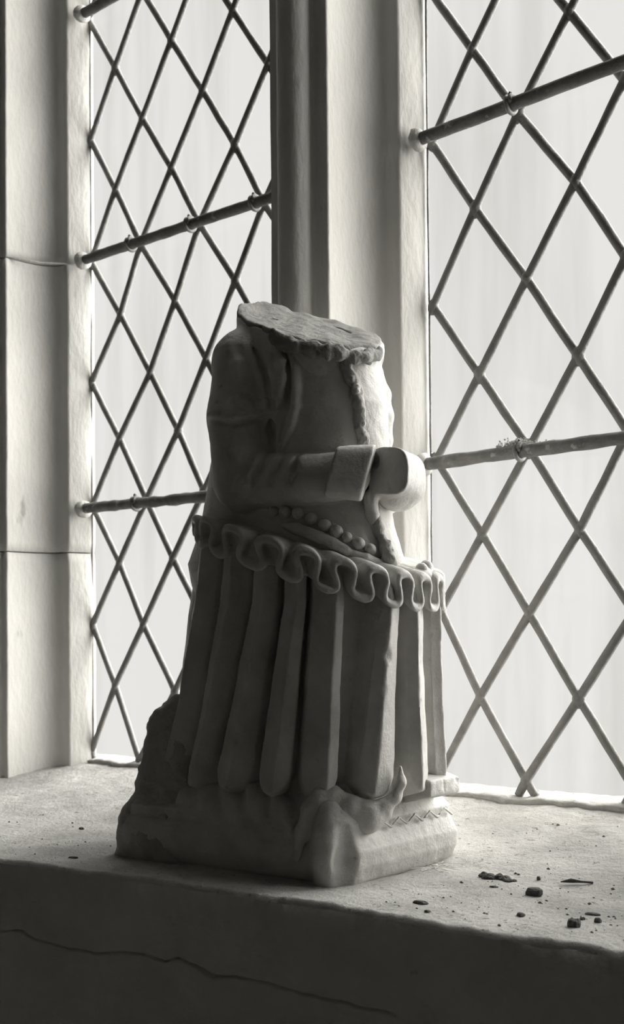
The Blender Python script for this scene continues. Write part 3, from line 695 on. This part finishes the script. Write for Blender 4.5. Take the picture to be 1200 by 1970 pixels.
# chips on the pleat edges
for c, r in (((.6715, -.262, -.752), .006), ((.6700, -.266, -.778), .005), ((.6745, -.236, -.795), .006), ((.6735, -.232, -.772), .004), ((.640, -.306, -.80), .004), ((.56, -.312, -.79), .007), ((.55, -.311, -.815), .008)):
    sk.ball(c, r, .003, cut=True)
skirt_o = stone_part('pleated_skirt', sk, amp=.0007, scale=70)
# hem swept up into a swag at the near front corner, and the chipped block at the far corner
sw = Field((.585, -.325, -.925), (.695, -.14, -.81), .0012)
sw.tube([(.6085, -.3010, -.9080), (.6130, -.2995, -.8875), (.6185, -.2960, -.8690), (.6270, -.2930, -.8590), (.6350, -.2880, -.8580), (.6475, -.2810, -.8640), (.6570, -.2715, -.8680), (.6640, -.2620, -.8665), (.6690, -.2545, -.8610), (.6716, -.2508, -.8500), (.6708, -.2495, -.8380)], [.003, .0050, .0062, .0066, .0060, .0054, .0052, .0048, .0044, .0036, .0016], .005)
sw.tube([(.628, -.288, -.868), (.640, -.281, -.874), (.655, -.270, -.878), (.662, -.258, -.874)], [.008, .009, .008, .005], .008)
sw.tube([(.620, -.291, -.878), (.624, -.291, -.895)], [.007, .006], .008)
stone_part('hem_swag', sw, amp=.0008, scale=110)
sb = Field((.62, -.25, -.885), (.70, -.14, -.83), .0012)
sb.put(lambda X, Y, Z: smax(smax(np.abs(X - .655) - .0195, np.abs(Y + .193) - .022, .002), np.abs(Z + .8585) - .010 + .25*(X - .66), .002), .002)
sb.ball((.678, -.176, -.853), .005, .001, cut=True); sb.tube([(.6755, -.196, -.845), (.676, -.195, -.862)], .002, .001, cut=True)
stone_part('hem_block', sb, amp=.0008, scale=110, label='chipped square block of hem at the far corner')

# ---- cushion-shaped base and the rough uncarved back
def poly_sdf(X, Y, pts):
    d = None
    for a, b in zip(pts, pts[1:] + pts[:1]):
        ex, ey = b[0] - a[0], b[1] - a[1]; l = math.hypot(ex, ey)
        e = ((X - a[0])*ey - (Y - a[1])*ex)/l
        d = e if d is None else smax(d, e, .012)
    return d
FOOT = [(.420, -.314), (.656, -.2915), (.656, -.148), (.420, -.150)]
def cushion_inset(Z): return np.interp(Z, [-.932, -.922, -.912, -.900, -.890, -.8875, -.8805, -.879, -.862, -.845], [.006, .001, -.0025, -.003, .0005, .0020, .0020, .0015, .012, .022]).astype(F4)
cb = Field((.385, -.335, -.932), (.69, -.125, -.842), .0012)
cb.put(lambda X, Y, Z: smax(smax(poly_sdf(X, Y, FOOT) + cushion_inset(Z), Z + .850, .004), -(Z + .9262), .003), .0005)
cb.tube([(.634, -.2905, -.868), (.6365, -.2915, -.885), (.637, -.292, -.905), (.637, -.292, -.930)], [.009, .0135, .0145, .014], .010)     # rounded corner of drapery
cb.tube([(.655, -.2975, -.884), (.6555, -.2985, -.905), (.6555, -.2985, -.93)], [.0065, .0085, .008], .005, cut=True)         # notch beside it
for zz in (-.8785, -.8880):                                   # the two lines of the border
    cb.tube([(.6555, -.281, zz - .001), (.6580, -.215, zz), (.6560, -.158, zz + .0005)], .0011, .0008, cut=True)
for k in range(11):                                           # its zigzag
    y = -.276 + k*.0108; z0, z1 = (-.8862, -.8800) if k % 2 else (-.8800, -.8862)
    cb.tube([(.6568, y, z0), (.6568, y + .0108, z1)], .0010, .0012)
cb.tube([(.44, -.3175, -.8975), (.53, -.309, -.894), (.605, -.3015, -.8915)], .0022, .002, cut=True)
for k in range(5):                                            # faint cloth folds on the near side
    x = .475 + .026*k; cb.tube([(x, -.2925, -.858), (x + .010, -.2955, -.870), (x + .022, -.2990, -.886)], [.004, .005, .002], .010)
stone_part('cushion', cb, amp=.0008, scale=80)
bk = Field((.375, -.335, -.932), (.50, -.125, -.76), .0016)
def back(X, Y, Z):
    xb = np.interp(Z, [-.93, -.905, -.89, -.87, -.86, -.845, -.83, -.815, -.80, -.775], [.404, .402, .407, .415, .417, .423, .424, .427, .437, .450]).astype(F4)
    yn = np.interp(Z, [-.93, -.87, -.80, -.775], [-.315, -.306, -.296, -.286]).astype(F4)
    d = smax(smax(xb - X, X - .49, .01), smax(yn - Y, Y + .150, .02), .02)
    return smax(smax(d, Z + .785 + .4*(X - .45)*0, .02), -(Z + .9262), .003)
bk.put(back, .0005)
stone_part('rough_back', bk, M_rough, .0075, 52, label='rough uncarved stone at the back of the skirt')

# ================================================================ SMALL THINGS ON THE SILL
def sill_z(x, y): return float(sill_surface(np.array([x]), np.array([y]))[0])
def crumb(x, y, size, label, name='stone_crumb', cat='crumb', mat=M_crumb, group='crumbs of fallen plaster on the sill', seed=0, rot=0):
    n, m = 12, 8; V = []; 
    for i in range(m):
        p = -math.pi/2 + math.pi*(i + .5)/m
        for j in range(n): V.append((math.cos(p)*math.cos(2*math.pi*j/n), math.cos(p)*math.sin(2*math.pi*j/n), math.sin(p)))
    Q = [(i*n + j, i*n + (j + 1) % n, (i + 1)*n + (j + 1) % n, (i + 1)*n + j) for i in range(m - 1) for j in range(n)]
    V += [(0, 0, -1), (0, 0, 1)]
    for j in range(0, n, 2): Q += [(n*m, (j + 2) % n, (j + 1) % n, j), (n*m + 1, (m - 1)*n + j, (m - 1)*n + (j + 1) % n, (m - 1)*n + (j + 2) % n)]
    V = np.array(V); d = noise3(V + seed*5.7 + 3, 1.1, 3)
    V = V*(1 + .55*d)[:, None]; V = np.clip(V, -.92, .92)*np.array(size)
    V[:, 2] = np.maximum(V[:, 2], -size[2]*.45)
    c, s = math.cos(rot), math.sin(rot); V[:, :2] = V[:, :2] @ np.array([[c, s], [-s, c]])
    z = sill_z(x, y) + size[2]*.36
    o = link(name, raw_mesh(name, V - np.array([0, 0, ZO]), Q, (0, 0, 0), False), mat, None, (x, y, z + ZO))
    return tag(o, label, cat, group)
crumb(.7771, -.2341, (.0068, .0050, .0042), 'largest dark crumb on the sill, a wedge-shaped lump right of the statue', seed=1, rot=.5)
crumb(.8456, -.3043, (.0044, .0040, .0042), 'round dark crumb nearest the ragged front edge at far right', seed=2, rot=.2)
def heap(name, x, y, parts, label, cat, mat, group=None, seed=0):
    """one clump fused from several grains"""
    Vs = []; Qs = []; n0 = 0
    for k, (dx, dy, s) in enumerate(parts):
        n, m = 10, 6; V = [(math.cos(p)*math.cos(2*math.pi*j/n), math.cos(p)*math.sin(2*math.pi*j/n), math.sin(p)) for p in [-math.pi/2 + math.pi*(i + .5)/m for i in range(m)] for j in range(n)] + [(0, 0, -1), (0, 0, 1)]
        Q = [(i*n + j, i*n + (j + 1) % n, (i + 1)*n + (j + 1) % n, (i + 1)*n + j) for i in range(m - 1) for j in range(n)]
        for j in range(0, n, 2): Q += [(n*m, (j + 2) % n, (j + 1) % n, j), (n*m + 1, (m - 1)*n + j, (m - 1)*n + (j + 1) % n, (m - 1)*n + (j + 2) % n)]
        V = np.array(V); V = V*(1 + .5*noise3(V + k*3.3 + seed, 1.2, 3))[:, None]*s*np.array([1.1, 1, .6]); V[:, 2] = np.maximum(V[:, 2], -s*.3)
        V += np.array([dx, dy, s*.25]); Vs.append(V); Qs.append(np.array(Q) + n0); n0 += len(V)
    o = link(name, raw_mesh(name, np.concatenate(Vs) - np.array([0, 0, ZO]), np.concatenate(Qs), (0, 0, 0), False), mat, None, (x, y, sill_z(x, y) + ZO))
    return tag(o, label, cat, group)
heap('dirt_clump', .7267, -.2024, [(-.012, .001, .0042), (-.005, -.002, .0050), (.002, .001, .0046), (.008, -.001, .0046), (.0125, -.004, .0034), (.016, -.002, .0026)], 'long low clump of crumbly dirt right of the statue base', 'dirt', M_crumb)
crumb(.7311, -.3102, (.0062, .0030, .0017), 'flat dark sliver near the sill edge below the cushion corner', 'plaster_flake', 'flake', seed=3, rot=.15)
crumb(.7488, -.3283, (.0030, .0022, .0013), 'tiny flake at the sill edge just below the flat sliver', 'plaster_flake', 'flake', seed=4)
crumb(.802, -.2966, (.0032, .0026, .0016), 'tiny flake midway between the wedge-shaped lump and the sill edge', 'plaster_flake', 'flake', seed=5)
crumb(.8377, -.2631, (.0056, .0024, .0014), 'thin flat flake near the right border of the picture', 'plaster_flake', 'flake', seed=6, rot=.3)
crumb(.8517, -.2837, (.0024, .0024, .0024), 'tiny round crumb just above and right of the round dark crumb', seed=7)
crumb(.8391, -.2808, (.0019, .0018, .0016), 'tiniest crumb just left of the thin flat flake', seed=8)
crumb(.7412, -.23, (.0044, .0022, .0012), 'thin flake just below the long clump of dirt', 'plaster_flake', 'flake', seed=9, rot=-.3)
crumb(.7571, -.1914, (.0015, .0014, .0022), 'small upright crumb right of the long dirt clump', seed=10)
crumb(.2691, -.2357, (.0034, .0026, .0016), 'small dark crumb alone on the sill left of the statue', seed=11)
crumb(.3941, -.3462, (.0050, .0022, .0012), 'thin dark flake at the left sill edge near the statue base', 'plaster_flake', 'flake', seed=12, rot=.3)
V, Q = tube_mesh([(.778, -.196, SILL + .0016), (.785, -.193, SILL + .0028), (.792, -.190, SILL + .0024), (.799, -.1855, SILL + .0022)], [.0007, .0014, .0011, .0006], 7, up=(0, 0, 1))
V = carve(V, Q, .0012, 260, 2); V[:, 2] += sill_z(.788, -.19) - SILL - .0006
tag(link('twig', raw_mesh('twig', V, Q, (.788, -.19, SILL + ZO)), M_crumb, None, (.788, -.19, SILL + ZO)), 'short dark twig lying on the sill at the right', 'twig')
# uncountable grit: one object
gv, gq, n0 = [], [], 0
for k in range(420):
    x = random.uniform(.66, .93) if k < 300 else random.uniform(.12, .42); y = random.uniform(float(sill_edge(x)) + .012, -.05) if k < 300 else random.uniform(float(sill_edge(x)) + .012, -.16); s = .0004 + .0011*random.random()**4
    if .375 < x < .70 and -.34 < y < -.12: continue
    z = sill_z(x, y) + s*.3; o_ = [(s*1.3, 0, 0), (-s*1.3, 0, 0), (0, s, 0), (0, -s, 0), (0, 0, s*.8), (0, 0, -s*.8)]
    gv += [(x + a, y + b, z + c) for a, b, c in o_]
    gq += [(n0 + i, n0 + j, n0 + l) for i, j, l in ((0, 2, 4), (2, 1, 4), (1, 3, 4), (3, 0, 4), (2, 0, 5), (1, 2, 5), (3, 1, 5), (0, 3, 5))]; n0 += 6
tag(link('grit', raw_mesh('grit', gv, gq, (.7, -.2, SILL + ZO), False), M_crumb, None, (.7, -.2, SILL + ZO)), 'fine dark grit scattered over the pale sill', 'grit', kind='stuff')
# cobweb and fluff
def fluff(name, c, n, spread, label, cat, seed, r=.00022, lift=.2, mat=M_thread):
    rs = random.Random(seed); Vs, Qs, n0 = [], [], 0
    for k in range(n):
        p = [c[i] + rs.uniform(-1, 1)*spread[i] for i in range(3)]; d = [rs.uniform(-1, 1), rs.uniform(-1, 1), rs.uniform(-lift, lift)]
        P = []
        for j in range(7):
            P.append(list(p)); d = [q + rs.uniform(-.7, .7)*(1 if i < 2 else lift) for i, q in enumerate(d)]; l = math.sqrt(sum(q*q for q in d)) + 1e-6
            p = [p[i] + d[i]/l*spread[0]*.28 for i in range(3)]
        V, Q = tube_mesh(P, r, 4, up=(.1, .2, 1)); Vs.append(V); Qs.append(Q + n0); n0 += len(V)
    V = np.concatenate(Vs)
    return tag(link(name, raw_mesh(name, V, np.concatenate(Qs), (c[0], c[1], c[2] + ZO)), mat, None, (c[0], c[1], c[2] + ZO)), label, cat, kind='stuff')
fluff('cobweb_tuft', (.676, -.205, sill_z(.676, -.205) + .004), 26, (.009, .009, .002), 'pale tuft of cobweb at the foot of the cushion', 'cobweb', 3)
dv, dq, n0 = [], [], 0
for k in range(260):
    x = .643 + random.gauss(0, .0085); y = BY + random.uniform(-.006, .012); z = -.5568 + abs(random.gauss(0, .0022)) - .00002*abs(x - .643)/.001; s = random.uniform(.0005, .0013)
    o_ = [(s*1.5, 0, 0), (-s*1.5, 0, 0), (0, s, 0), (0, -s, 0), (0, 0, s), (0, 0, -s)]; ca, sa = math.cos(k*1.7), math.sin(k*1.7)
    dv += [(x + a*ca - c*sa, y + b, z + a*sa + c*ca) for a, b, c in o_]
    dq += [(n0 + i, n0 + j, n0 + l) for i, j, l in ((0, 2, 4), (2, 1, 4), (1, 3, 4), (3, 0, 4), (2, 0, 5), (1, 2, 5), (3, 1, 5), (0, 3, 5))]; n0 += 6
tag(link('dust_nest', raw_mesh('dust_nest', dv, dq, (.645, BY, -.5568 + ZO), False), M_dust, None, (.645, BY, -.5568 + ZO)), 'crumbly dust nest caught on the lower bar of the right window', 'dust', kind='stuff')
